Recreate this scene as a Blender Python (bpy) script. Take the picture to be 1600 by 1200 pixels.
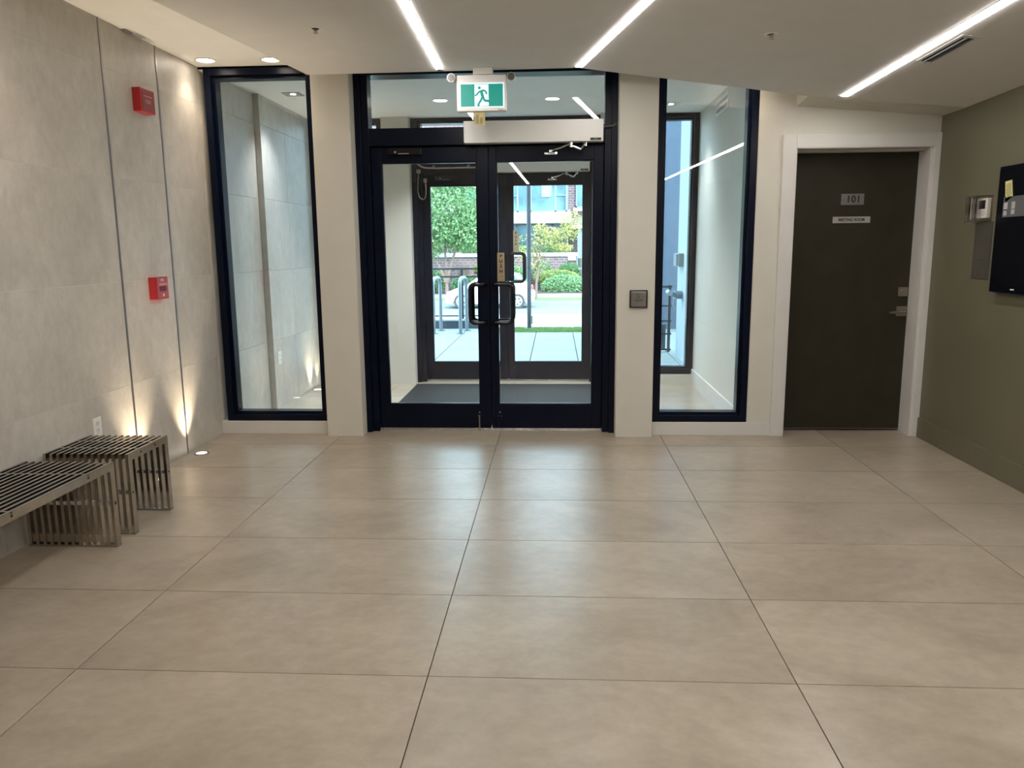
import bpy, bmesh, math, random
from mathutils import Vector, Matrix
rnd = random.Random(7)
for o in list(bpy.data.objects): bpy.data.objects.remove(o)
S = bpy.context.scene
COL = S.collection
PI = math.pi

# ------------------------------------------------------------------ camera, sky, sun, exposure
cam_d = bpy.data.cameras.new('camera'); cam = bpy.data.objects.new('camera', cam_d); COL.objects.link(cam)
F, YAW, PITCH, ROLL = 1226.19, 0.0566263, 0.1732366, -0.0094149
cam.location = (0.42293, -2.37312, 1.39822)
fw = Vector((-math.sin(YAW)*math.cos(PITCH), math.cos(YAW)*math.cos(PITCH), -math.sin(PITCH)))
rt = Vector((math.cos(YAW), math.sin(YAW), 0)); up = rt.cross(fw)
c_, s_ = math.cos(ROLL), math.sin(ROLL)
R_, U_ = c_*rt + s_*up, -s_*rt + c_*up
cam.rotation_euler = Matrix((R_, U_, -fw)).transposed().to_euler()
cam_d.sensor_width = 36; cam_d.lens = F/1600*36; cam_d.clip_start = 0.05; cam_d.clip_end = 400
S.camera = cam
W = bpy.data.worlds.new('world'); S.world = W; W.use_nodes = True
bg = W.node_tree.nodes['Background']
bg.inputs[0].default_value = (0.66, 0.87, 1.0, 1); bg.inputs[1].default_value = 7.0
sun_d = bpy.data.lights.new('sun', 'SUN'); sun = bpy.data.objects.new('sun', sun_d); COL.objects.link(sun)
sun_d.energy = 6.0; sun_d.angle = 0.02; sun_d.color = (1, .93, .82)
sun.rotation_euler = Vector((-.35, .72, -.85)).to_track_quat('-Z', 'Y').to_euler()
S.view_settings.view_transform = 'Standard'; S.view_settings.look = 'None'
S.view_settings.gamma = 1; S.view_settings.use_curve_mapping = False
S.view_settings.exposure = 0.34
STRIP = 36.0      # luminance of the LED strips
DOWN = 26.0       # luminance of the downlight lenses

# ------------------------------------------------------------------ materials
MATS = {}
OUT = .55     # outdoor materials, albedo scale
OUTSIDE = {'pavement', 'paver_joint', 'pale_concrete', 'pale_asphalt', 'kerb_concrete', 'verge_grass', 'earth', 'bark', 'bark_pinkish', 'dry_grass', 'sign_white', 'blue_frame', 'sky_glass', 'cream_fascia', 'bay_white', 'pale_blue_pane', 'cream_post', 'shade_blue_render', 'neighbour_render', 'bike_steel', 'render_blue', 'dark_curb'}
def nt(name):
    m = bpy.data.materials.new(name); m.use_nodes = True
    return m, m.node_tree, m.node_tree.nodes['Principled BSDF']
def mat(name, col, rough=.5, metal=0, var=.04, scale=6, bump=0, bscale=200, spec=.5, emit=None, es=0, coat=0, stretch=(1,1,1), dark=None):
    if name in MATS: return MATS[name]
    if name in OUTSIDE: col = tuple(v*OUT for v in col)
    m, t, b = nt(name)
    N, L = t.nodes, t.links
    tc = N.new('ShaderNodeTexCoord'); mp = N.new('ShaderNodeMapping'); mp.inputs['Scale'].default_value = stretch
    L.new(tc.outputs['Object'], mp.inputs[0])
    n = N.new('ShaderNodeTexNoise'); n.inputs['Scale'].default_value = scale; n.inputs['Detail'].default_value = 5
    L.new(mp.outputs[0], n.inputs['Vector'])
    r = N.new('ShaderNodeValToRGB')
    d = dark or tuple(max(0, c*(1-var*2)) for c in col)
    h = tuple(min(1, c*(1+var*2)) for c in col) if not dark else col
    r.color_ramp.elements[0].position = .3; r.color_ramp.elements[1].position = .7
    r.color_ramp.elements[0].color = (*d, 1); r.color_ramp.elements[1].color = (*h, 1)
    L.new(n.outputs['Fac'], r.inputs[0]); L.new(r.outputs[0], b.inputs['Base Color'])
    b.inputs['Roughness'].default_value = rough; b.inputs['Metallic'].default_value = metal
    b.inputs['Specular IOR Level'].default_value = spec
    b.inputs['Coat Weight'].default_value = coat
    if bump:
        n2 = N.new('ShaderNodeTexNoise'); n2.inputs['Scale'].default_value = bscale
        L.new(tc.outputs['Object'], n2.inputs['Vector'])
        bp = N.new('ShaderNodeBump'); bp.inputs['Strength'].default_value = bump; bp.inputs['Distance'].default_value = .002
        L.new(n2.outputs['Fac'], bp.inputs['Height']); L.new(bp.outputs[0], b.inputs['Normal'])
    if emit:
        b.inputs['Emission Color'].default_value = (*emit, 1); b.inputs['Emission Strength'].default_value = es
    MATS[name] = m; return m
def tile_mat(name, c1, c2, c3, rough, stretch, sc=1.0):
    m, t, b = nt(name); N, L = t.nodes, t.links
    geo = N.new('ShaderNodeNewGeometry'); oi = N.new('ShaderNodeObjectInfo')
    off = N.new('ShaderNodeVectorMath'); off.operation = 'SCALE'; off.inputs['Scale'].default_value = 37.
    cmb = N.new('ShaderNodeCombineXYZ')
    for i in range(3): L.new(oi.outputs['Random'], cmb.inputs[i])
    L.new(cmb.outputs[0], off.inputs[0])
    add = N.new('ShaderNodeVectorMath'); L.new(geo.outputs['Position'], add.inputs[0]); L.new(off.outputs[0], add.inputs[1])
    mp = N.new('ShaderNodeMapping'); mp.inputs['Scale'].default_value = stretch; L.new(add.outputs[0], mp.inputs[0])
    n1 = N.new('ShaderNodeTexNoise'); n1.inputs['Scale'].default_value = 1.6*sc; n1.inputs['Detail'].default_value = 8; n1.inputs['Roughness'].default_value = .62
    n1.inputs['Distortion'].default_value = .6
    n2 = N.new('ShaderNodeTexNoise'); n2.inputs['Scale'].default_value = 14*sc; n2.inputs['Detail'].default_value = 6; n2.inputs['Roughness'].default_value = .7
    for n in (n1, n2): L.new(mp.outputs[0], n.inputs['Vector'])
    r1 = N.new('ShaderNodeValToRGB'); e = r1.color_ramp.elements
    e[0].position = .33; e[0].color = (*c1, 1); e[1].position = .66; e[1].color = (*c3, 1)
    x = e.new(.5); x.color = (*c2, 1)
    L.new(n1.outputs['Fac'], r1.inputs[0])
    r2 = N.new('ShaderNodeValToRGB'); r2.color_ramp.elements[0].position = .35; r2.color_ramp.elements[1].position = .62
    r2.color_ramp.elements[0].color = (.87, .86, .85, 1); r2.color_ramp.elements[1].color = (1.03, 1.03, 1.03, 1)
    L.new(n2.outputs['Fac'], r2.inputs[0])
    mx = N.new('ShaderNodeMix'); mx.data_type = 'RGBA'; mx.blend_type = 'MULTIPLY'; mx.inputs['Factor'].default_value = .8
    L.new(r1.outputs[0], mx.inputs[6]); L.new(r2.outputs[0], mx.inputs[7])
    L.new(mx.outputs[2], b.inputs['Base Color'])
    b.inputs['Roughness'].default_value = rough
    bp = N.new('ShaderNodeBump'); bp.inputs['Strength'].default_value = .06; bp.inputs['Distance'].default_value = .002
    L.new(n2.outputs['Fac'], bp.inputs['Height']); L.new(bp.outputs[0], b.inputs['Normal'])
    MATS[name] = m; return m
def glass_mat(name, tint, ior=1.5, rough=0.0):
    m = bpy.data.materials.new(name); m.use_nodes = True; t = m.node_tree; N, L = t.nodes, t.links
    N.remove(N['Principled BSDF'])
    tr = N.new('ShaderNodeBsdfTransparent'); tr.inputs[0].default_value = (*tint, 1)
    gl = N.new('ShaderNodeBsdfGlossy'); gl.inputs['Roughness'].default_value = rough; gl.inputs['Color'].default_value = (1, 1, 1, 1)
    fr = N.new('ShaderNodeFresnel'); fr.inputs[0].default_value = ior
    nz = N.new('ShaderNodeTexNoise'); nz.inputs['Scale'].default_value = .8
    bp = N.new('ShaderNodeBump'); bp.inputs['Strength'].default_value = .02; bp.inputs['Distance'].default_value = .002
    L.new(nz.outputs['Fac'], bp.inputs['Height']); L.new(bp.outputs[0], gl.inputs['Normal'])
    mx = N.new('ShaderNodeMixShader'); L.new(fr.outputs[0], mx.inputs[0]); L.new(tr.outputs[0], mx.inputs[1]); L.new(gl.outputs[0], mx.inputs[2])
    L.new(mx.outputs[0], N['Material Output'].inputs[0]); MATS[name] = m; return m
def leaf_mat(name, cols, sc=3.0):
    cols = [tuple(v*.62 for v in c) for c in cols]
    m, t, b = nt(name); N, L = t.nodes, t.links
    tc = N.new('ShaderNodeTexCoord'); n = N.new('ShaderNodeTexNoise'); n.inputs['Scale'].default_value = sc; n.inputs['Detail'].default_value = 8; n.inputs['Roughness'].default_value = .8
    L.new(tc.outputs['Object'], n.inputs['Vector'])
    r = N.new('ShaderNodeValToRGB'); el = r.color_ramp.elements
    k = len(cols); el[0].position = .3; el[0].color = (*cols[0], 1); el[1].position = .7; el[1].color = (*cols[-1], 1)
    for i in range(1, k-1):
        q = el.new(.3 + .4*i/(k-1)); q.color = (*cols[i], 1)
    L.new(n.outputs['Fac'], r.inputs[0]); L.new(r.outputs[0], b.inputs['Base Color']); b.inputs['Roughness'].default_value = .6
    tl = N.new('ShaderNodeBsdfTranslucent'); L.new(r.outputs[0], tl.inputs[0]); mx = N.new('ShaderNodeMixShader'); mx.inputs[0].default_value = .35
    L.new(b.outputs[0], mx.inputs[1]); L.new(tl.outputs[0], mx.inputs[2]); L.new(mx.outputs[0], N['Material Output'].inputs[0])
    MATS[name] = m; return m

M_FLOOR = tile_mat('floor_porcelain', (.285, .238, .180), (.345, .292, .226), (.395, .34, .268), .30, (1, 1.25, 1))
M_WTILE = tile_mat('wall_porcelain', (.455, .425, .378), (.525, .493, .44), (.59, .556, .50), .42, (1, 1.2, .85))
M_GROUT = mat('grout', (.055, .04, .028), .95)
M_WGROUT = mat('wall_grout', (.62, .58, .5), .9)
M_CREAM = mat('cream_paint', (.59, .566, .50), .6, var=.01, bump=.05)
M_TRIM = mat('white_trim_paint', (.62, .60, .57), .4, var=.01)
M_CEIL = mat('ceiling_paint', (.73, .71, .68), .8, var=.01)
M_CEILW = mat('ceiling_paint_white', (.88, .86, .82), .8, var=.01)
M_OLIVE = mat('olive_paint', (.14, .128, .082), .45, var=.03, scale=2)
M_DOOR = mat('dark_olive_door', (.029, .0255, .016), .5, spec=.2, var=.06)
M_BLACK = mat('black_anodised', (.0010, .0032, .0125), .30, 0, var=.08, spec=.16)
M_BLACKG = mat('black_gloss', (.003, .004, .007), .14)
M_STEEL = mat('polished_steel', (.47, .43, .375), .14, 1, var=.05, scale=20)
M_SATIN = mat('satin_nickel', (.31, .28, .235), .3, 1)
M_ALU = mat('aluminium', (.36, .34, .36), .38, 1)
M_CHROME = mat('chrome', (.75, .77, .8), .12, 1)
M_OPER = mat('operator_cover', (.70, .685, .65), .38, .15, var=.01)
M_WPL = mat('white_plastic', (.80, .78, .74), .35, var=.01)
M_GPL = mat('grey_plastic', (.28, .26, .25), .4)
M_RED = mat('red_plastic', (.42, .018, .022), .32)
M_REDD = mat('dark_red_plastic', (.16, .002, .012), .3)
M_REDP = mat('pale_red_print', (.66, .25, .25), .5)
M_DARK = mat('dark_void', (.01, .01, .012), .7)
M_MATRUB = mat('charcoal_carpet', (.010, .012, .015), .85, var=.2, scale=60)
M_GLASS = glass_mat('clear_glass', (.955, .985, .99), 1.50)
M_GLASSX = glass_mat('outer_glass', (.93, .985, .99), 1.38)
M_PLEXI = glass_mat('plexiglass', (.96, .95, .93), 1.12, .08)
M_STRIP = mat('led_strip', (.9, .9, .9), .5, emit=(1, .96, .92), es=STRIP)
M_DOWN = mat('downlight_lens', (.9, .9, .9), .5, emit=(1, .88, .74), es=DOWN)
M_UPL = mat('uplight_lens', (.9, .9, .9), .5, emit=(1, .86, .68), es=9)
M_GREEN = mat('exit_green', (.0, .16, .12), .4, emit=(.0, .42, .32), es=.35)
M_EXITW = mat('exit_white', (.75, .85, .9), .4, emit=(.6, .82, 1.0), es=.55)
M_TAN = mat('kraft_tag', (.44, .36, .17), .7, var=.1, scale=60)
M_YEL = mat('yellow_note', (.62, .56, .25), .7, var=.06, scale=50)
M_BRZ = mat('brass_plate', (.42, .35, .22), .4, .5)
M_INK = mat('black_ink', (.01, .01, .01), .6)
M_PAPER = mat('grey_card', (.42, .41, .39), .6)
M_BUT = mat('button_steel', (.26, .25, .24), .28, .9)
M_THR = mat('bright_threshold', (.72, .69, .64), .25, .9)

# ------------------------------------------------------------------ builders
class MB:
    def __init__(s): s.bm = bmesh.new()
    def box(s, x0, x1, y0, y1, z0, z1, bev=0):
        vs = [s.bm.verts.new((x, y, z)) for x in (x0, x1) for y in (y0, y1) for z in (z0, z1)]
        fs = [s.bm.faces.new([vs[i] for i in f]) for f in ((0,1,3,2),(4,6,7,5),(0,4,5,1),(2,3,7,6),(0,2,6,4),(1,5,7,3))]
        if bev:
            es = list({e for f in fs for e in f.edges})
            bmesh.ops.bevel(s.bm, geom=es, offset=bev, segments=2, affect='EDGES', profile=.6)
        return s
    def prism(s, pts, axis, a, b, bev=0):
        """pts: 2d outline in the plane normal to axis, extruded from a to b"""
        def P(u, v, w): return (w, u, v) if axis == 0 else (u, w, v) if axis == 1 else (u, v, w)
        A = [s.bm.verts.new(P(u, v, a)) for u, v in pts]; B = [s.bm.verts.new(P(u, v, b)) for u, v in pts]
        fs = [s.bm.faces.new(A), s.bm.faces.new(B[::-1])]
        n = len(pts)
        for i in range(n): fs.append(s.bm.faces.new((A[i], B[i], B[(i+1) % n], A[(i+1) % n])))
        if bev:
            es = list({e for f in fs for e in f.edges})
            bmesh.ops.bevel(s.bm, geom=es, offset=bev, segments=2, affect='EDGES')
        return s
    def cyl(s, p0, p1, r, seg=20, r1=None):
        p0, p1 = Vector(p0), Vector(p1); r1 = r if r1 is None else r1
        d = (p1-p0).normalized(); q = d.to_track_quat('Z', 'Y')
        A = []; B = []
        for i in range(seg):
            a = 2*PI*i/seg; o = q @ Vector((math.cos(a), math.sin(a), 0))
            A.append(s.bm.verts.new(p0+o*r)); B.append(s.bm.verts.new(p1+o*r1))
        s.bm.faces.new(A[::-1]); s.bm.faces.new(B)
        for i in range(seg): s.bm.faces.new((A[i], A[(i+1) % seg], B[(i+1) % seg], B[i]))
        return s
    def tube(s, pts, r, seg=10, rnds=0):
        pts = [Vector(p) for p in pts]
        if rnds:
            out = [pts[0]]
            for i in range(1, len(pts)-1):
                a, b, c = pts[i-1], pts[i], pts[i+1]
                ra = min(rnds, (a-b).length*.49, (c-b).length*.49)
                p, q = b+(a-b).normalized()*ra, b+(c-b).normalized()*ra
                for k in range(7):
                    t = k/6; out.append((1-t)**2*p + 2*t*(1-t)*b + t*t*q)
            out.append(pts[-1]); pts = out
        prev = None; rings = []
        for i, p in enumerate(pts):
            d = (pts[min(i+1, len(pts)-1)] - pts[max(i-1, 0)]).normalized()
            if prev is None: u = d.orthogonal().normalized()
            else: u = (prev - d*prev.dot(d)).normalized()
            prev = u; v = d.cross(u)
            rr = r[i] if isinstance(r, (list, tuple)) else r
            rings.append([s.bm.verts.new(p + (u*math.cos(2*PI*k/seg) + v*math.sin(2*PI*k/seg))*rr) for k in range(seg)])
        for a, b in zip(rings, rings[1:]):
            for k in range(seg): s.bm.faces.new((a[k], a[(k+1) % seg], b[(k+1) % seg], b[k]))
        s.bm.faces.new(rings[0][::-1]); s.bm.faces.new(rings[-1])
        return s
    def ring(s, c, n, r0, r1, h, seg=28):
        """flat annulus of thickness h along n"""
        c, n = Vector(c), Vector(n).normalized(); q = n.to_track_quat('Z', 'Y'); R = []
        for rr, hh in ((r0, 0), (r1, 0), (r1, h), (r0, h)):
            R.append([s.bm.verts.new(c + n*hh + q @ Vector((math.cos(2*PI*k/seg)*rr, math.sin(2*PI*k/seg)*rr, 0))) for k in range(seg)])
        for a, b in ((0,1),(1,2),(2,3),(3,0)):
            for k in range(seg): s.bm.faces.new((R[a][k], R[a][(k+1) % seg], R[b][(k+1) % seg], R[b][k]))
        return s
    def ell(s, c, r, u=16, v=10):
        m = Matrix.Translation(c) @ Matrix.Diagonal((*r, 1))
        bmesh.ops.create_uvsphere(s.bm, u_segments=u, v_segments=v, radius=1, matrix=m); return s
    def poly(s, pts):
        s.bm.faces.new([s.bm.verts.new(p) for p in pts]); return s
    def mirx(s, x):
        g = bmesh.ops.duplicate(s.bm, geom=s.bm.verts[:] + s.bm.edges[:] + s.bm.faces[:])['geom']
        for v in g:
            if isinstance(v, bmesh.types.BMVert): v.co.x = 2*x - v.co.x
        return s
    def build(s, name, m, parent=None, loc=None, smooth=False):
        bmesh.ops.recalc_face_normals(s.bm, faces=s.bm.faces[:])
        off = Vector((0, 0, 0))
        if parent is not None:
            r = parent
            while r is not None: off += r.location; r = r.parent
        elif loc is not None: off = Vector(loc)
        if off.length: bmesh.ops.translate(s.bm, verts=s.bm.verts[:], vec=-off)
        if smooth:
            for f in s.bm.faces: f.smooth = True
            for e in s.bm.edges:
                if len(e.link_faces) == 2 and e.calc_face_angle(0) > .6: e.smooth = False
        me = bpy.data.meshes.new(name); s.bm.to_mesh(me); s.bm.free()
        if m: me.materials.append(m)
        o = bpy.data.objects.new(name, me); COL.objects.link(o)
        if parent is not None: o.parent = parent
        elif loc is not None: o.location = loc
        return o
def tag(o, label=None, cat=None, group=None, kind=None):
    if label: o['label'] = label
    if cat: o['category'] = cat
    if group: o['group'] = group
    if kind: o['kind'] = kind
    return o
def root(name, label, cat, loc=(0, 0, 0), group=None, kind=None):
    o = bpy.data.objects.new(name, None); COL.objects.link(o); o.location = loc; o.empty_display_size = .1
    return tag(o, label, cat, group, kind)
def rawmesh(name, vs, fs, m, parent=None):
    me = bpy.data.meshes.new(name); me.from_pydata(vs, [], fs); me.materials.append(m)
    o = bpy.data.objects.new(name, me); COL.objects.link(o)
    if parent is not None: o.parent = parent
    return o
def copy_tree(o, parent=None):
    c = o.copy(); COL.objects.link(c)
    c.parent = parent
    for ch in list(o.children): copy_tree(ch, c)
    return c
def text(name, body, size, loc, rot, m, parent, ext=.0006, sx=1., bold=0, spacing=1.0):
    cu = bpy.data.curves.new(name, 'FONT'); cu.body = body; cu.size = size; cu.extrude = ext; cu.align_x = 'CENTER'; cu.align_y = 'CENTER'
    cu.offset = bold; cu.space_character = spacing
    cu.materials.append(m); o = bpy.data.objects.new(name, cu); COL.objects.link(o)
    off = Vector(); r = parent
    while r is not None: off += r.location; r = r.parent
    me = bpy.data.meshes.new_from_object(o); bpy.data.objects.remove(o); me.materials.clear(); me.materials.append(m)
    o = bpy.data.objects.new(name, me); COL.objects.link(o)
    o.location = Vector(loc)-off; o.rotation_euler = rot; o.scale = (sx, 1, 1); o.parent = parent
    return o
FRONT = (PI/2, 0, 0)               # text readable by someone looking along +y
ONR = (PI/2, 0, -PI/2)             # on the right wall
ONL = (PI/2, 0, PI/2)              # on the left wall

XL, XR, YF, YB = -2.14, 3.07, 3.40, -6.0
def fold_x(y): return .566 - .2097*(y-3.05)
def zf(x, y): return 2.545 - .1163*max((x-fold_x(y))*.9787, 0)

# ================================================================== FLOOR
floor = MB().box(XL-.15, XR+.15, YB-.1, 5.93, -.25, -.006).build('floor', M_GROUT)
tag(floor, 'beige stone-look tiled floor of lobby and vestibule', 'floor', kind='structure')
TD = .6140
xs = [XL, -1.2, 0, 1.2, 2.4, XR]
for r in range(-10, 10):
    y0, y1 = r*TD, (r+1)*TD
    y0 = max(y0, YB); y1 = min(y1, 5.93)
    if y1-y0 < .02: continue
    for i in range(5):
        a, b = xs[i], xs[i+1]
        if y0 > 3.6:
            b = min(b, 1.84)
            if b-a < .03: continue
        elif y1 > 3.6 and a >= 2.3: pass
        g = .0019
        o = MB().box(a+g, b-g, y0+g, y1-g, -.012, rnd.uniform(-.0001, .0001), .0004).build('tile', M_FLOOR, floor)

# ================================================================== LEFT WALL
wl = MB().box(XL-.25, XL-.0012, YB-.1, 5.98, -.2, 2.9).build('wall_left', M_WGROUT)
tag(wl, 'large-format grey-beige tiled wall on the left', 'wall', kind='structure')
ys = [YB, -4.4, -3.2, -2.0, -.8, .36, .97, 2.172, 2.806, 3.40]
zs = [0, .60, 1.213, 1.818, 2.422, 2.69]
for i in range(len(ys)-1):
    for k in range(5):
        g = .0016; s1 = .009 if i == 7 else g; s2 = .009 if i in (6, 7) else g
        s1 = .009 if i in (7, 8) else g
        MB().box(XL-.012, XL, ys[i]+s1, ys[i+1]-s2, zs[k]+g*.8, zs[k+1]-g*.8).build('tile', M_WTILE, wl)
for y in (2.172, 2.806):
    tag(MB().box(XL-.012, XL+.004, y-.0075, y+.0075, 0, 2.685, .001).build('metal_strip', M_ALU, wl), 'grey metal joint strip')
# vestibule stretch of the left wall, standing a little proud
vy = [3.62, 4.30, 4.90, 6.0 - .08]
for i in range(3):
    for k in range(5):
        x = XL+.055 if i == 0 else XL+.105
        MB().box(XL-.012, x, vy[i]+.001, vy[i+1]-.001, zs[k]+.001, min(zs[k+1], 2.665)-.001).build('tile', M_WTILE, wl)

# ================================================================== OTHER WALLS
wr = MB().box(XR, XR+.25, YB-.1, 3.62, -.2, 2.9).build('wall_right', M_OLIVE); tag(wr, 'dark olive painted wall on the right', 'wall', kind='structure')
bb = MB().box(XR-.014, XR, YB, 3.375, 0, .145, .003).build('baseboard_right', M_OLIVE); tag(bb, 'olive baseboard along the right wall', 'baseboard', kind='structure')
wb = MB().box(XL-.2, XR+.2, YB-.25, YB, -.2, 2.9).build('wall_back', M_CREAM); tag(wb, 'plain cream wall closing the lobby', 'wall', kind='structure')

def front_wall(y, name, lobby):
    b = MB()
    yc = y-.07 if lobby else y-.06
    for a, c in ((-1.302, -1.028), (.862, 1.132)):
        b.box(a, c, yc, y+.22, -.01, 2.80, .006)
    if lobby:
        b.box(1.835, 2.085, y, y+.22, -.01, 2.80); b.box(2.085, XR+.02, y, y+.22, 2.065, 2.80)
    else:
        b.box(1.835, 2.2, y, y+.22, -.01, 2.80)
    b.box(XL-.02, -1.302, y+.02, y+.22, 2.668, 2.80); b.box(1.132, 1.835, y+.02, y+.22, 2.668, 2.80)
    b.box(-1.028, .862, y+.05, y+.22, 2.668, 2.80)
    b.box(XL-.02, -1.302, y, y+.2, -.01, .092, .003); b.box(1.132, 1.835, y, y+.2, -.01, .092, .003)
    o = b.build(name, M_CREAM)
    return tag(o, 'cream painted front wall and piers around the entrance' if lobby else 'cream piers of the outer entrance wall', 'wall', kind='structure')
front_wall(3.40, 'wall_front', True)
OY = 2.25
front_wall(3.40+OY, 'wall_outer', False)
b = MB().box(XL, -1.304, 3.388, 3.45, 0, .097, .003).box(1.134, 2.006, 3.388, 3.42, 0, .097, .003)
tag(b.build('baseboard_front', M_TRIM), 'pale baseboard ledge below the lobby windows', 'baseboard', kind='structure')
wv = MB().box(1.82, 2.04, 3.62, 5.93, -.2, 2.80).build('wall_vestibule', M_CREAM); tag(wv, 'cream wall on the right of the vestibule', 'wall', kind='structure')
tag(MB().box(1.804, 1.82, 3.62, 5.65, 0, .15, .003).build('baseboard_vestibule', M_TRIM), 'pale baseboard along the vestibule wall', 'baseboard', kind='structure')

# ================================================================== CEILINGS
c = MB().box(XL-.2, XR+.2, YB-.1, 3.42, 2.685, 2.9).box(XL-.2, 2.1, 3.42, 5.9, 2.665, 2.9).build('ceiling', M_CEILW)
tag(c, 'upper white ceiling above the recess and vestibule', 'ceiling', kind='structure')
A = (-1.24, 3.08); B2 = (.566, 3.05); C1 = (2.10, 3.20); C2 = (XR, 3.08)
bm = MB()
def cv(p, z=None): return bm.bm.verts.new((p[0], p[1], zf(*p) if z is None else z))
Pk, Qk, Fk = (XL+.005, -3.7), (XL+.005, YB), (fold_x(YB), YB)
Rk = (XR, YB)
vA, vB, vP, vQ, vF = cv(A), cv(B2), cv(Pk), cv(Qk), cv(Fk)
vC, vC2, vR = cv(C1), cv((C2[0], C2[1]), 2.258), cv(Rk)
bm.bm.faces.new((vA, vB, vF, vQ, vP)); bm.bm.faces.new((vB, vC, vC2, vR)); bm.bm.faces.new((vB, vR, vF))
loop = [(vA, A), (vB, B2), (vC, C1), (vC2, C2)]
T = {}
for v, p in loop + [(vP, Pk)]: T[v] = cv(p, 2.69)
for (u, _), (w, _) in zip(loop, loop[1:]): bm.bm.faces.new((u, w, T[w], T[u]))
bm.bm.faces.new((vP, vA, T[vA], T[vP]))
o = bm.build('ceiling_dropped', M_CEIL); tag(o, 'grey-white dropped ceiling with folded angular planes', 'ceiling', kind='structure')
# folded soffit over the meeting-room door
W1, W2 = (2.085, 3.402), (XR, 3.402)
bm = MB(); C1b = (2.095, 3.202)
lo = [bm.bm.verts.new(q) for q in ((C1b[0], C1b[1], zf(*C1)-.002), (XR, 3.082, 2.255), (XR, 3.402, 2.255), (2.085, 3.402, 2.336))]
hi = [bm.bm.verts.new((v.co.x, v.co.y, 2.69)) for v in lo]
bm.bm.faces.new(lo); bm.bm.faces.new(hi[::-1])
for i in range(4): bm.bm.faces.new((lo[i], lo[(i+1) % 4], hi[(i+1) % 4], hi[i]))
tag(bm.build('trim_1', M_CREAM), 'sloping cream soffit band above the meeting room door', 'trim', kind='structure')

# ================================================================== WINDOWS
def window(n, y, x0, x1, label, glass):
    w = root('window_%d' % n, label, 'window', ((x0+x1)/2, y+.05, .1), kind='structure')
    z0, z1 = .097, 2.672
    def fr(t, a, b, nm, m=M_BLACK, ins=0):
        xx0, xx1, zz0, zz1 = x0+ins, x1-ins, z0+ins, z1-ins
        for (p, q, r, s) in ((xx0, xx0+t, zz0, zz1), (xx1-t, xx1, zz0, zz1), (xx0+t, xx1-t, zz0, zz0+t), (xx0+t, xx1-t, zz1-t, zz1)):
            MB().box(p, q, a, b, r, s, .002).build(nm, m, w)
    fr(.048, y+.012, y+.15, 'frame_bar'); fr(.022, y+.05, y+.14, 'glazing_bead', ins=.047)
    MB().box(x0+.06, x1-.06, y+.098, y+.104, z0+.06, z1-.06).build('glass_pane', glass, w)
    return w
window(1, 3.40, -2.10, -1.302, 'tall black-framed inner window beside the tiled left wall', M_GLASS)
window(2, 3.40, 1.132, 1.835, 'tall black-framed inner window between entrance and meeting room door', M_GLASS)
window(3, 3.40+OY, -2.03, -1.302, 'outer vestibule window on the left side', M_GLASSX)
window(4, 3.40+OY, 1.132, 1.820, 'outer vestibule window on the right, looking at shade-blue wall', M_GLASSX)

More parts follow.
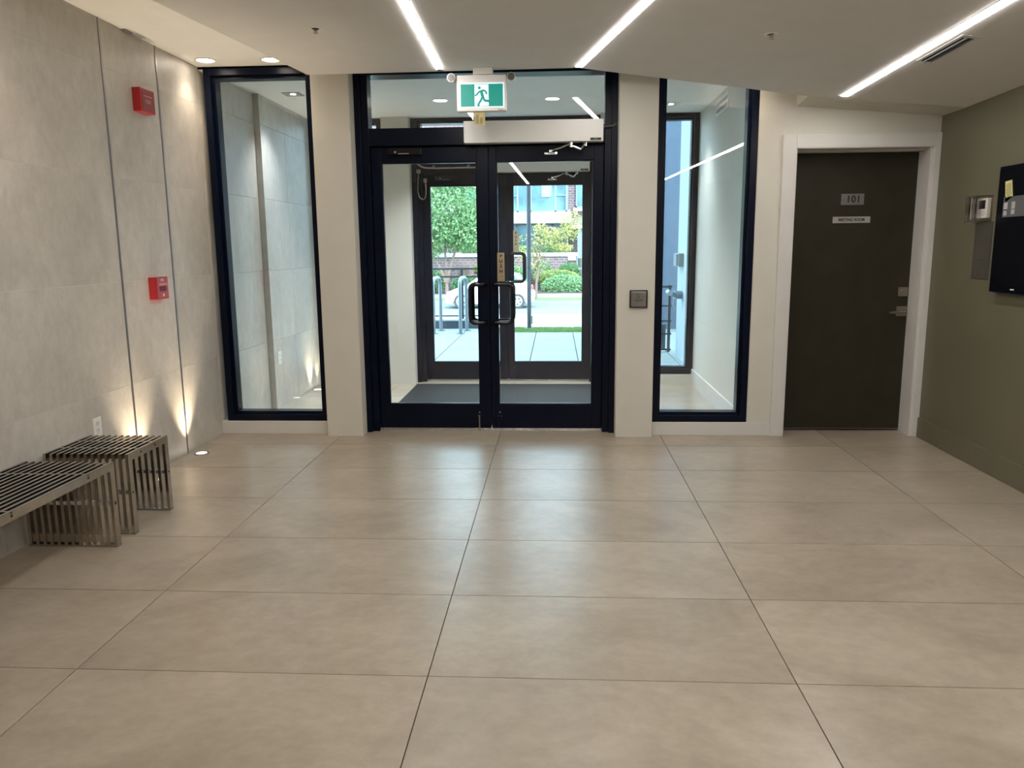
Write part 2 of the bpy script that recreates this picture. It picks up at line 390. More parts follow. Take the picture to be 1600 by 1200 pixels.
# ================================================================== ENTRANCE DOOR SETS
def entrance(n, dy, label, dz, glass, full):
    Y = dy
    d = root('door_%d' % n, label, 'door', (-.08, 3.55+Y, 0), kind='structure')
    # frame members
    for a, c in ((-1.028, -.985), (.820, .862)):
        MB().box(a, c, 3.455+Y, 3.62+Y, 0, 2.668, .002).build('jamb', M_BLACK, d)
    for a, c in ((-.985, -.935), (.772, .820)):
        MB().box(a, c, 3.485+Y, 3.61+Y, 0, 2.655, .002).build('jamb', M_BLACK, d)
    MB().box(-.985, .820, 3.455+Y, 3.62+Y, 2.612, 2.668, .002).build('head_bar', M_BLACK, d)
    MB().box(-.935, .772, 3.49+Y, 3.60+Y, 2.128, 2.252, .003).build('transom_bar', M_BLACK, d)
    MB().box(-.94, .777, 3.538+Y, 3.545+Y, 2.24, 2.62).build('transom_pane', glass, d)
    MB().box(-.985, .820, 3.515+Y, 3.625+Y, 0, .008, .002).box(-.985, .820, 3.535+Y, 3.60+Y, .008, .016, .003).build('threshold', M_THR, d)
    MB().box(-.94, -.922, 3.568+Y, 3.60+Y, .016, 2.13).box(.758, .777, 3.568+Y, 3.60+Y, .016, 2.13).box(-.922, .758, 3.568+Y, 3.60+Y, 2.10, 2.13).build('door_stop', M_BLACK, d)  # stops and centre strip added to block light through the leaf gaps
    MB().box(-.088, -.052, 3.5655+Y, 3.572+Y, .03, 2.10).build('light_seal', M_BLACK, d)
    # leaves
    for sx, (a, c, ga, gc) in ((-1, (-.932, -.072, -.862, -.155)), (1, (-.068, .768, -.014, .698))):
        lf = MB()
        y0, y1 = 3.52+Y, 3.565+Y
        lf.box(a, ga, y0, y1, .02, 2.118, .003).box(gc, c, y0, y1, .02, 2.118, .003)
        lf.box(ga, gc, y0, y1, .02, .205, .003).box(ga, gc, y0, y1, 2.012, 2.118, .003)
        L = lf.build('door_leaf', M_BLACK, d)
        MB().box(ga-.004, gc+.004, 3.540+Y, 3.546+Y, .2, 2.016).build('glass_pane', glass, L)
        bd = MB()
        for p, q, r, s in ((ga-.002, ga+.008, .2, 2.016), (gc-.008, gc+.002, .2, 2.016), (ga, gc, .203, .213), (ga, gc, 2.004, 2.014)):
            bd.box(p, q, 3.525+Y, 3.56+Y, r, s)
        bd.build('glazing_bead', M_BLACK, L)
        mx = -.105 if sx < 0 else -.035
        gx = -.212 if sx < 0 else .100
        h = MB()
        for (ya, yb) in ((3.522+Y, 3.455+Y), (3.563+Y, 3.625+Y)):
            h.tube([(mx, ya, 1.125+dz), (mx, yb, 1.125+dz), (gx, yb, 1.125+dz), (gx, yb, .84+dz), (mx, yb, .84+dz), (mx, ya, .84+dz)], .0165, 14, .04)
        h.build('pull_handle', M_BLACKG, L, smooth=True)
        fx = -.163 if sx < 0 else -.005
        fb = MB().cyl((fx, 3.517+Y, .145), (fx, 3.522+Y, .145), .006).cyl((fx-.012, 3.517+Y, .115), (fx-.012, 3.522+Y, .115), .003).cyl((fx+.012, 3.517+Y, .115), (fx+.012, 3.522+Y, .115), .003)
        if sx < 0: fb.box(fx-.006, fx+.003, 3.508+Y, 3.52+Y, .018, .125, .001).box(fx-.012, fx+.008, 3.50+Y, 3.52+Y, .012, .024, .001)
        fb.build('flush_bolt', M_SATIN, L)
    # push sign
    zt = 1.355+dz
    ps = MB().box(-.012, .042, 3.514+Y, 3.5195+Y, zt-.212, zt, .001).build('push_sign', M_BRZ, d); ps['label'] = 'vertical brass-coloured PUSH sign'
    for k, ch in enumerate('PUSH'):
        text('lettering', ch, .036, (.015, 3.5135+Y, zt-.027-k*.037), FRONT, M_INK, ps, bold=.0013)
    hd = MB()   # the small hand drawn below the word
    hd.tube([(.0, 3.5135+Y, zt-.205), (-.002, 3.5135+Y, zt-.190), (.010, 3.5135+Y, zt-.172), (.024, 3.5135+Y, zt-.166), (.030, 3.5135+Y, zt-.172), (.018, 3.5135+Y, zt-.180), (.030, 3.5135+Y, zt-.186), (.026, 3.5135+Y, zt-.200), (.012, 3.5135+Y, zt-.207)], .0009, 5)
    hd.build('hand_symbol', M_INK, ps)
    # door operator over the right leaf
    op = MB().box(-.232, .757, 3.40+Y, 3.49+Y, 2.128, 2.278, .003).build('operator_box', M_OPER, d); op['label'] = 'silver door operator box'
    MB().box(.665, .742, 3.397+Y, 3.401+Y, 2.134, 2.150).build('maker_plate', M_INK, op)
    MB().box(.69, .717, 3.3965+Y, 3.397+Y, 2.140, 2.144).build('maker_mark', M_GPL, op)
    arm = MB()
    arm.box(.340, .432, 3.505+Y, 3.52+Y, 2.050, 2.068, .001)
    arm.tube([(.385, 3.50+Y, 2.075), (.45, 3.47+Y, 2.09), (.53, 3.44+Y, 2.118)], .007, 8)
    arm.cyl((.53, 3.44+Y, 2.092), (.53, 3.44+Y, 2.132), .014)
    arm.box(.375, .395, 3.49+Y, 3.515+Y, 2.064, 2.084, .001)
    ar2 = [( .53, 3.44+Y, 2.105), (.60, 3.43+Y, 2.075), (.625, 3.435+Y, 2.105), (.635, 3.445+Y, 2.135)]
    arm.tube(ar2, .0085, 8, .01)
    arm.cyl((.635, 3.445+Y, 2.10), (.635, 3.445+Y, 2.135), .012)
    arm.build('operator_arm', M_CHROME, d, smooth=True)['label'] = 'jointed chrome operator arm'
    # concealed closer on the left leaf
    MB().box(-.80, -.55, 3.47+Y, 3.52+Y, 2.062, 2.11, .004).build('door_closer', M_BLACKG, d)
    MB().box(-.72, -.64, 3.462+Y, 3.47+Y, 2.066, 2.072).cyl((-.74, 3.46+Y, 2.08), (-.74, 3.47+Y, 2.08), .008).build('closer_arm', M_CHROME, d)
    cb = MB().tube([(.757, 3.45+Y, 2.232), (.79, 3.45+Y, 2.232), (.83, 3.452+Y, 2.238), (.85, 3.46+Y, 2.25), (.856, 3.475+Y, 2.252)], .0065, 8)
    cb.cyl((.757, 3.45+Y, 2.215), (.757, 3.45+Y, 2.25), .008)
    cb.build('flexible_conduit', M_SATIN, d, smooth=True)
    return d
entrance(2, 0, 'black inner double glass doors with D-shaped pull handles', 0, M_GLASS, True)
entrance(3, OY, 'dark outer double glass doors seen beyond the vestibule', .205, M_GLASSX, False)

# ================================================================== MEETING ROOM DOOR
d1 = root('door_1', 'dark olive meeting room door numbered 101', 'door', (2.57, 3.585, 0), kind='structure')
MB().box(2.105, 3.032, 3.575, 3.62, .012, 2.048, .002).build('door_slab', M_DOOR, d1)
MB().box(2.105, 3.032, 3.572, 3.575, .012, .017).build('door_sweep', M_ALU, d1)
fr = MB()
fr.box(2.002, 2.092, 3.375, 3.40, 0, 2.145, .003).box(2.092, 3.030, 3.375, 3.40, 2.056, 2.145, .003).box(3.030, 3.069, 3.375, 3.40, 0, 2.145, .003)
tag(fr.build('casing', M_TRIM, d1))
MB().box(2.085, 2.10, 3.378, 3.60, 0, 2.056, .002).box(3.036, 3.050, 3.378, 3.60, 0, 2.056, .002).box(2.10, 3.036, 3.378, 3.60, 2.05, 2.064, .002).build('jamb', M_TRIM, d1)
MB().box(2.099, 2.112, 3.50, 3.572, 0, 2.05, .002).box(3.024, 3.037, 3.50, 3.572, 0, 2.05, .002).box(2.112, 3.024, 3.50, 3.572, 2.038, 2.051, .002).build('door_stop', M_TRIM, d1)
MB().box(XR-.06, XR, 3.40, 3.62, 0, 2.07).build('wall_stub', M_TRIM, d1)
db = MB().box(2.934, 3.002, 3.567, 3.575, 1.012, 1.078, .002).cyl((2.966, 3.567, 1.043), (2.966, 3.556, 1.043), .019, 24).box(2.963, 2.969, 3.554, 3.556, 1.032, 1.054).build('deadbolt', M_SATIN, d1)
lv = MB().box(2.930, 3.004, 3.566, 3.575, .866, .938, .002).cyl((2.967, 3.566, .902), (2.967, 3.52, .902), .014, 20).tube([(2.972, 3.52, .902), (2.94, 3.516, .902), (2.90, 3.518, .898), (2.865, 3.522, .896)], [.0125, .012, .010, .009], 12)
lv.build('lever_handle', M_SATIN, d1, smooth=True)
hg = MB()
for z in (.25, 1.05, 1.85): hg.cyl((2.106, 3.566, z-.05), (2.106, 3.566, z+.05), .007)
hg.build('hinge', M_SATIN, d1)
npl = MB().box(2.483, 2.645, 3.569, 3.575, 1.673, 1.752, .001).build('number_plate', mat('brushed_plate', (.17, .165, .15), .45, .2, var=.1, scale=40, stretch=(1, 1, 12)), d1)
text('lettering', '101', .066, (2.570, 3.5685, 1.712), FRONT, M_INK, npl, bold=.0018, spacing=1.08)
rpl = MB().box(2.432, 2.698, 3.569, 3.575, 1.545, 1.590, .001).build('room_sign', mat('pale_plate', (.36, .35, .32), .5), d1)
text('lettering', 'MEETING ROOM', .030, (2.565, 3.5685, 1.567), FRONT, M_INK, rpl, sx=.83, bold=.0009)
tag(MB().box(2.0, XR+.2, 4.0, 4.05, -.2, 2.8).build('meeting_light_block', M_DARK), 'unseen dark sheet behind the meeting room door, added to block light', 'wall', kind='structure')  # unseen black sheet, added to keep stray light out behind the door

# ================================================================== CEILING FITTINGS
def led_strip(name, pts, w, label, endcap):
    (x0, y0), (x1, y1) = pts
    r = root(name, label, 'light strip', (x0, y0, zf(x0, y0)), group='linear lights in the dropped ceiling')
    dx, dy = x1-x0, y1-y0; l = math.hypot(dx, dy); ux, uy = dx/l, dy/l; px, py = -uy*w/2, ux*w/2
    def slab(a, b, h0, h1, ww, nm, m):
        q = MB(); vs = []
        for t in (a, b):
            for s in (-1, 1):
                for h in (h0, h1):
                    X, Y = x0+ux*t+px*s*ww, y0+uy*t+py*s*ww
                    vs.append(q.bm.verts.new((X, Y, zf(x0+ux*t, y0+uy*t) + (-.1163*.9787*(px*s*ww) if name_tilt else 0) + h)))
        for f in ((0,1,3,2),(4,6,7,5),(0,4,5,1),(2,3,7,6),(0,2,6,4),(1,5,7,3)): q.bm.faces.new([vs[i] for i in f])
        return q.build(nm, m, r)
    name_tilt = x0 > 1
    slab(0, l, -.0045, -.0015, 1, 'diffuser', M_STRIP)
    if endcap: slab(-endcap, -.004, -.003, .0, .8, 'end_cap', M_DARK)
    slab(0, l, -.0015, -.0003, 1.15, 'housing', M_ALU)
    return r
led_strip('light_strip', ((-.336, 2.985), (-.09, -5.5)), .043, 'left linear light strip above the inner door', .055)
led_strip('light_strip', ((.572, 3.01), (2.26, -5.04)), .043, 'middle linear light strip, running diagonally along ceiling fold', .035)
led_strip('light_strip', ((2.297, 3.10), (2.31, -5.6)), .043, 'right linear light strip, beside the slot vent', 0)

def downlight(x, y, z, label, spot, size=.058, col=(1, .83, .64)):
    r = root('downlight', label, 'light', (x, y, z), group='round recessed downlights')
    MB().ring((x, y, z-.004), (0, 0, 1), size, size+.017, .004, 32).build('trim_ring', M_WPL, r)
    MB().cyl((x, y, z-.0015), (x, y, z+.002), size, 32).build('lens', M_DOWN, r)
    if spot:
        ld = bpy.data.lights.new('lamp', 'SPOT'); ld.energy = spot; ld.spot_size = 2.0; ld.spot_blend = .8; ld.shadow_soft_size = .05; ld.color = col
        l = bpy.data.objects.new('lamp', ld); COL.objects.link(l); l.parent = r; l.location = (0, 0, -.012)
    return r
downlight(-1.991, 3.22, 2.685, 'bright downlight in the recess corner beside the tiled wall', 13)
downlight(-1.541, 3.245, 2.685, 'bright downlight above the left window, right of the corner one', 13)
downlight(-.586, 4.77, 2.665, 'left round downlight in the vestibule seen through transom', 210, col=(.93, .97, 1))
downlight(.392, 4.79, 2.665, 'right round downlight in the vestibule seen through transom', 210, col=(.93, .97, 1))
downlight(1.62, 3.28, 2.685, 'downlight above the right window, tucked behind dropped ceiling', 15)
downlight(-1.80, 1.0, 2.685, 'unseen downlight added in the left ceiling recess over the benches', 20)  # lamp out of view, added to brighten the left recess
def sq_downlight(x, y, z, label, dark):
    r = root('square_downlight', label, 'light', (x, y, z), group='square vestibule downlights')
    q = MB(); a = .075; h = .045
    for p in ((x-a, x-h, y-a, y+a), (x+h, x+a, y-a, y+a), (x-h, x+h, y-a, y-h), (x-h, x+h, y+h, y+a)): q.box(p[0], p[1], p[2], p[3], z-.005, z+.001)
    q.build('trim_frame', dark, r)
    MB().box(x-h, x+h, y-h, y+h, z-.001, z+.001).build('baffle', M_GPL, r)
    MB().cyl((x, y, z-.004), (x, y, z), .022, 20).build('lens', M_DOWN, r)
    ld = bpy.data.lights.new('lamp', 'SPOT'); ld.energy = 62; ld.spot_size = 1.7; ld.spot_blend = 1; ld.shadow_soft_size = .04; ld.color = (.93, .97, 1)
    l = bpy.data.objects.new('lamp', ld); COL.objects.link(l); l.parent = r; l.location = (0, 0, -.015)
sq_downlight(-1.76, 4.36, 2.665, 'dark square downlight seen through the left window', M_GPL)
sq_downlight(1.47, 5.17, 2.665, 'pale square downlight seen through the right window', M_OPER)

def sprinkler(x, y, label):
    z = zf(x, y)
    r = root('sprinkler', label, 'sprinkler', (x, y, z), group='ceiling sprinklers')
    MB().ring((x, y, z-.004), (0, 0, 1), .022, .036, .004).build('cover_ring', M_WPL, r)
    MB().cyl((x, y, z-.0012), (x, y, z+.001), .023).build('cup', M_DARK, r)
    MB().tube([(x, y, z), (x, y, z-.018)], .005, 8).tube([(x-.008, y, z), (x-.008, y, z-.024)], .0018, 6).tube([(x+.008, y, z), (x+.008, y, z-.024)], .0018, 6).cyl((x, y, z-.024), (x, y, z-.026), .012, 14).build('sprinkler_head', M_SATIN, r)
sprinkler(-.846, 1.972, 'round ceiling sprinkler left of the left light strip')
sprinkler(1.527, 1.971, 'round ceiling sprinkler between middle and right light strips')
# slot vent
v = root('slot_vent', 'two-slot air vent in the ceiling beside right light strip', 'vent', (2.40, 1.95, zf(2.40, 1.95)))
def tilted(nm, m, x0, x1, y0, y1, h0, h1):
    q = MB(); vs = [q.bm.verts.new((x, y, zf(x, y)+h)) for x in (x0, x1) for y in (y0, y1) for h in (h0, h1)]
    for f in ((0,1,3,2),(4,6,7,5),(0,4,5,1),(2,3,7,6),(0,2,6,4),(1,5,7,3)): q.bm.faces.new([vs[i] for i in f])
    return q.build(nm, m, v)
tilted('vent_backing', M_CEIL, 2.355, 2.46, 1.705, 2.19, -.003, .0)
for x in (2.372, 2.402): tilted('slot', M_DARK, x, x+.014, 1.74, 2.175, -.0036, -.0028)
tilted('vent_blade', M_ALU, 2.388, 2.400, 1.74, 2.175, -.007, -.003)
tilted('vent_blade', M_ALU, 2.418, 2.426, 1.74, 2.175, -.007, -.003)
# small bracket where the recess ceiling meets the tiled wall
cp = MB().box(XL+.001, XL+.028, 2.41, 2.50, 2.678, 2.685, .002).build('ceiling_clip', M_GPL, loc=(XL+.02, 2.46, 2.676)); tag(cp, 'small grey clip where tiled wall meets recess ceiling', 'bracket')
# wall vent in vestibule
v2 = root('wall_vent', 'two-slot vent high on the vestibule wall, through right window', 'vent', (1.82, 4.60, 2.56))
MB().box(1.814, 1.82, 4.36, 4.86, 2.49, 2.625, .001).build('vent_plate', M_OPER, v2)
for z in (2.515, 2.570): MB().box(1.812, 1.8145, 4.39, 4.83, z, z+.028).build('slot', M_GPL, v2)

# ================================================================== EXIT SIGN
ex = root('exit_sign', 'green running-man exit sign hanging above the entrance, with twin lamps', 'sign', (-.063, 3.0, 2.39))
MB().box(-.226, .101, 2.985, 3.045, 2.275, 2.503, .008).build('housing', M_WPL, ex)
MB().box(-.115, .01, 2.97, 3.07, 2.503, 2.546, .004).build('canopy', M_WPL, ex)
MB().box(-.207, .086, 2.982, 2.9855, 2.296, 2.452, .001).build('border', M_EXITW, ex)
lp = MB().box(-.199, .078, 2.980, 2.9825, 2.304, 2.444).build('legend_panel', M_GREEN, ex)
MB().box(-.107, -.016, 2.9785, 2.9803, 2.307, 2.441).build('pictogram_door', M_EXITW, lp)
mn = MB(); yy = 2.9775
def P(u, w): return (-.2+u*.28/540, yy, 2.445-(w)*.142/280)
def limb(pts, r): mn.tube([P(*q) for q in pts], r, 6)
# running man, coordinates read off the sign
mn.cyl((P(240, 50)[0], yy-.001, P(240, 50)[2]), (P(240, 50)[0], yy+.001, P(240, 50)[2]), .0095, 18)
limb([(262, 95), (272, 130), (282, 165)], .0105)
limb([(258, 85), (225, 110), (205, 138), (183, 140)], .0052)
limb([(262, 85), (300, 82), (318, 95), (333, 130)], .0055)
limb([(275, 165), (255, 205), (225, 250), (222, 262), (240, 268)], .0075)
limb([(288, 165), (296, 195), (312, 208), (350, 212), (372, 212)], .0075)
mn.build('pictogram_figure', M_GREEN, lp)
MB().box(.045, .078, 2.983, 2.985, 2.281, 2.285).build('maker_mark', M_GPL, ex)
for x in (-.258, .133):
    lh = MB().cyl((x, 2.965, 2.484), (x, 3.03, 2.484), .027, 24).box(min(x, x*.85), max(x, x*.85), 3.0, 3.02, 2.475, 2.493).build('lamp_head', M_WPL, ex, smooth=True)
    MB().cyl((x, 2.962, 2.484), (x, 2.966, 2.484), .0235, 24).build('lamp_lens', mat('smoked_lens', (.12, .11, .105), .5), lh)
tg = MB().prism([(-.115, 2.27), (-.043, 2.272), (-.041, 2.182), (-.06, 2.186), (-.113, 2.192)], 1, 2.992, 2.9935)
tg.build('paper_tag', M_TAN, ex)['label'] = 'tan paper tag taped beneath'
for k, (a, b_) in enumerate(((-.10, -.085), (-.075, -.06))):
    MB().box(a, b_, 2.9912, 2.992, 2.20, 2.255-.02*k).build('tag_print', mat('tag_ink', (.25, .2, .08), .7), ex)

# ================================================================== LEFT WALL DEVICES
h = root('fire_alarm', 'red fire alarm box high on the tiled wall', 'alarm', (XL, 2.57, 2.24))
MB().box(XL, XL+.052, 2.475, 2.648, 2.232, 2.372, .004).build('body', M_RED, h)
MB().box(XL+.052, XL+.0545, 2.49, 2.634, 2.245, 2.36, .002).build('face_plate', mat('alarm_face', (.26, .035, .035), .3), h)
for z, w in ((2.325, .05), (2.300, .035), (2.288, .03)): MB().box(XL+.0545, XL+.0556, 2.56-w, 2.56+w, z, z+.005).build('grille_slot', M_REDP, h)
h = root('pull_station', 'red fire pull station at mid height on the tiled wall', 'alarm', (XL, 2.57, 1.09))
MB().box(XL, XL+.045, 2.472, 2.636, 1.088, 1.228, .004).build('body', M_RED, h)
MB().box(XL+.045, XL+.048, 2.488, 2.622, 1.098, 1.22, .002).build('face_plate', mat('station_face', (.45, .10, .11), .35), h)
MB().box(XL+.048, XL+.0495, 2.515, 2.60, 1.138, 1.172, .001).build('pull_handle', M_REDD, h)
MB().box(XL+.048, XL+.053, 2.505, 2.61, 1.174, 1.19, .001).build('pull_bar', M_REDP, h)
text('lettering', 'FIRE', .022, (XL+.0485, 2.555, 1.208), ONL, M_WPL, h)
MB().box(XL+.048, XL+.050, 2.553, 2.567, 1.106, 1.122).build('key_mark', M_WPL, h)
def outlet(x, y0, y1, z0, z1, label):
    r = root('wall_outlet', label, 'outlet', (x, (y0+y1)/2, z0))
    MB().box(x, x+.006, y0, y1, z0, z1, .0025).build('cover_plate', M_WPL, r)
    zc = (z0+z1)/2; yc = (y0+y1)/2
    for dz in (-.02, .02):
        f = MB().cyl((x+.006, yc, zc+dz), (x+.008, yc, zc+dz), .016, 20).build('socket_face', M_WPL, r)
        MB().box(x+.008, x+.0085, yc-.008, yc-.005, zc+dz-.002, zc+dz+.008).box(x+.008, x+.0085, yc+.005, yc+.008, zc+dz-.002, zc+dz+.008).cyl((x+.008, yc, zc+dz-.009), (x+.0085, yc, zc+dz-.009), .003, 8).build('slots', M_INK, f)
outlet(XL, 1.736, 1.813, .375, .48, 'white wall outlet just above the slatted stool')
outlet(XL+.105, 4.39, 4.465, .385, .50, 'white wall outlet in the vestibule, seen through left window')

# ================================================================== UPLIGHTS
def uplight(x, y, label, e=3.0, r_=.036):
    r = root('floor_uplight', label, 'light', (x, y, .0), group='recessed floor uplights')
    MB().ring((x, y, .0), (0, 0, 1), r_, r_+.014, .004, 28).build('bezel', M_ALU, r)
    MB().cyl((x, y, .0), (x, y, .002), r_, 28).build('lens', M_UPL, r)
    ld = bpy.data.lights.new('lamp', 'SPOT'); ld.energy = e; ld.spot_size = 1.3; ld.spot_blend = 1; ld.shadow_soft_size = .012; ld.color = (1, .82, .58)
    l = bpy.data.objects.new('lamp', ld); COL.objects.link(l); l.parent = r; l.location = (-.015, 0, .01); l.rotation_euler = (PI, 0, 0)
uplight(-2.04, 2.80, 'glowing floor uplight by the tiled wall, right of the stool', 48)
uplight(-2.04, 2.165, 'floor uplight by the tiled wall, hidden behind the stool', 48)
uplight(-1.965, 5.26, 'nearer floor uplight in the vestibule along the tiled wall', 30)
uplight(-1.955, 5.50, 'farther floor uplight in the vestibule corner', 12)

# ================================================================== BENCHES
def bench(name, label, x0, x1, y0, y1, H, nslat, rods, cat):
    r = root(name, label, cat, ((x0+x1)/2, (y0+y1)/2, 0))
    pitch = (x1-x0)/(nslat-.5) if False else ((x1-x0)-.016)/(nslat-1)
    t = .016; dp = .036
    me = None
    for i in range(nslat):
        xa = x0 + i*pitch
        if me is None:
            pts = [(y0, .006), (y0+dp, .006), (y0+dp, H-dp), (y1-dp, H-dp), (y1-dp, .006), (y1, .006), (y1, H), (y0, H)]
            s = MB().prism(pts, 0, xa, xa+t, .0015).build('slat', M_STEEL, r); me = s.data; first = xa
        else:
            s = bpy.data.objects.new('slat', me); COL.objects.link(s); s.parent = r; s.location = (xa-first, 0, 0)
    for y in (y0, y1-dp):
        MB().box(x0-.001, x1+.001, y-.001, y+dp+.001, 0, .010, .001).build('foot_bar', M_STEEL, r)
        MB().box(x0, x1, y+.008, y+.028, H*.50, H*.50+.018).build('spacer_bar', M_CHROME, r)
    for y in rods:
        MB().box(x0, x1, y-.006, y+.006, H-.010, H-.0006).build('spacer_bar', M_STEEL, r)
    for y in rods: MB().cyl((x1, y, H-.018), (x1+.0015, y, H-.018), .0055, 12).build('screw_plug', M_DARK, r)
    for y in (y0+.018, y1-.018): MB().cyl((x1, y, H*.52), (x1+.0015, y, H*.52), .0045, 12).build('screw_plug', M_DARK, r)
    return r
bench('slatted_bench', 'long chrome slatted bench at left edge against the tiled wall', -2.105, -1.668, -.815, 1.115, .413, 13, (-.605, -.10, .404, .908), 'bench')
bench('slatted_stool', 'small chrome slatted stool beyond the bench, below the outlet', -2.105, -1.672, 1.245, 1.645, .413, 13, (1.37, 1.51), 'stool')

# ================================================================== PUSH BUTTON
pb = root('door_push_button', 'square steel accessible-door push button on the right pier', 'button', (1.015, 3.33, .955))
MB().box(.951, 1.079, 3.312, 3.33, .957, 1.083, .004).build('mounting_frame', M_BLACKG, pb)
pl_ = MB().box(.959, 1.071, 3.300, 3.314, .965, 1.075, .005).build('button_plate', M_BUT, pb)
wc = MB(); cx, cz, q = 1.013, 1.038, 3.2995
wc.cyl((cx-.005, q-.0005, cz+.014), (cx-.005, q+.0005, cz+.014), .0028, 12)
wc.tube([(cx-.005, q, cz+.010), (cx-.004, q, cz), (cx+.006, q, cz), (cx+.011, q, cz-.010), (cx+.015, q, cz-.010)], .0012, 6)
a0 = [(cx-.001+.009*math.cos(t), q, cz-.006+.009*math.sin(t)) for t in [2.2+i*.4 for i in range(11)]]
wc.tube(a0, .0010, 6); wc.build('wheelchair_symbol', M_INK, pl_)
text('lettering', 'PUSH TO OPEN', .0085, (1.015, 3.2995, 1.013), FRONT, M_INK, pl_, bold=.0003)
MB().box(.992, 1.04, 3.2993, 3.2998, 1.0055, 1.0075).build('underline', M_INK, pl_)

# ================================================================== RIGHT WALL DEVICES
tv = root('wall_screen', 'black flat screen panel on the olive wall, at right edge', 'screen', (XR, 1.95, 1.09))
MB().box(XR-.045, XR-.003, 1.25, 2.53, 1.105, 1.832, .004).build('casing', M_BLACK, tv)
MB().box(XR-.048, XR-.044, 1.262, 2.518, 1.12, 1.82, .001).build('screen_glass', M_BLACKG, tv)
MB().box(XR-.02, XR, 1.7, 2.1, 1.3, 1.6).build('wall_bracket', M_DARK, tv)
MB().box(XR-.0490, XR-.0482, 2.262, 2.300, 1.126, 1.133).build('logo', M_WPL, tv)
for y, z in ((2.49, 1.69), (2.475, 1.575)): MB().cyl((XR-.0495, y-.05, z), (XR-.0475, y-.05, z), .0025, 8).build('screen_speck', M_WPL, tv)
nd = MB(); X = XR-.0500
nd.prism([(2.452, 1.742), (2.385, 1.748), (2.362, 1.655), (2.433, 1.622)], 0, X, X+.001).build('taped_note', M_YEL, tv)['label'] = 'yellow paper note'
MB().prism([(2.438, 1.728), (2.395, 1.731), (2.376, 1.668), (2.425, 1.645)], 0, X-.0004, X).build('note_print', mat('note_ink', (.42, .38, .17), .7, var=.3, scale=120), tv)
cd = MB().box(X, X+.001, 2.05, 2.452, 1.540, 1.655).build('notice_card', mat('dark_card', (.10, .10, .10), .5), tv)
for a, b_, z0, z1 in ((2.405, 2.442, 1.585, 1.622), (2.408, 2.440, 1.550, 1.575), (2.33, 2.365, 1.585, 1.625), (2.33, 2.365, 1.555, 1.58)):
    MB().box(X-.0008, X, a, b_, z0, z1).build('card_patch', M_PAPER, cd)
tm = root('thermostat', 'white thermostat in a clear plastic guard on the olive wall', 'thermostat', (XR, 2.75, 1.53))
MB().box(XR-.022, XR, 2.675, 2.80, 1.545, 1.665, .004).build('thermostat_body', M_WPL, tm)
MB().box(XR-.0235, XR-.0215, 2.70, 2.775, 1.60, 1.652).build('display', mat('lcd_dark', (.02, .022, .03), .2), tm)
MB().box(XR-.0226, XR-.0218, 2.70, 2.775, 1.555, 1.590).build('button_panel', mat('lilac_plastic', (.66, .65, .68), .4), tm)
MB().box(XR-.07, XR-.066, 2.655, 2.845, 1.525, 1.68).box(XR-.066, XR, 2.841, 2.845, 1.525, 1.68).box(XR-.066, XR, 2.655, 2.659, 1.525, 1.68).box(XR-.066, XR, 2.659, 2.841, 1.525, 1.529).box(XR-.066, XR, 2.659, 2.841, 1.676, 1.68).build('guard', M_PLEXI, tm)
MB().cyl((XR-.074, 2.835, 1.528), (XR-.066, 2.835, 1.528), .008, 12).cyl((XR-.072, 2.765, 1.535), (XR-.072, 2.765, 1.672), .003, 8).build('guard_lock', M_CHROME, tm)
nl = MB().box(XR-.003, XR, 2.85, 2.955, 1.55, 1.69, .001).build('notice_plate', mat('grey_notice', (.15, .14, .11), .4), loc=(XR, 2.90, 1.55)); tag(nl, 'small grey square notice left of the thermostat', 'sign')
MB().box(XR-.0036, XR-.003, 2.855, 2.93, 1.555, 1.585).build('label_strip', M_PAPER, nl)
pn = root('instruction_sheet', 'tall smoky plastic instruction sheet below the thermostat', 'sign', (XR, 2.73, 1.17))
MB().box(XR-.004, XR, 2.63, 2.83, 1.172, 1.522, .001).build('sheet', mat('smoky_plastic', (.085, .08, .065), .25), pn)
for z in (1.398, 1.285, 1.263): MB().box(XR-.0046, XR-.004, 2.65, 2.81, z, z+.003).build('print_line', mat('sheet_ink', (.04, .038, .03), .5), pn)
MB().box(XR-.0046, XR-.004, 2.645, 2.675, 1.19, 1.20).build('corner_mark', M_INK, pn)

# ================================================================== VESTIBULE
mt = root('floor_mat', 'charcoal ribbed entrance mat in the vestibule', 'mat', (-.1, 5.05, 0))
MB().box(-1.012, .86, 4.30, 5.567, .0, .007, .002).build('mat_base', M_MATRUB, mt)
rb = MB()
for i in range(122):
    x = -1.0 + i*.01525
    rb.box(x, x+.007, 4.31, 5.557, .006, .011)
tag(rb.build('ribs', M_MATRUB, mt), kind='stuff')
cd = root('door_cable', 'grey surface conduit with looped door cable over outer doors', 'conduit', (-.5, 5.68, 2.18))
Yc = 3.455+OY-.012
MB().tube([(-.99, Yc-.02, 2.30), (-.965, Yc, 2.215), (-.90, Yc, 2.185), (-.80, Yc, 2.180), (.2, Yc, 2.182)], .009, 8, .04).build('conduit_pipe', M_SATIN, cd, smooth=True)
for x in (-.80, -.45, -.1): MB().ring((x, Yc-.012, 2.195), (0, 1, 0), .006, .013, .006, 14).build('pipe_clip', M_ALU, cd)
MB().box(-.972, -.935, Yc-.02, Yc+.01, 2.130, 2.168, .003).build('junction_box', M_SATIN, cd)
MB().box(-.905, -.870, Yc-.02, Yc+.01, 2.040, 2.080, .003).build('junction_box', M_SATIN, cd)
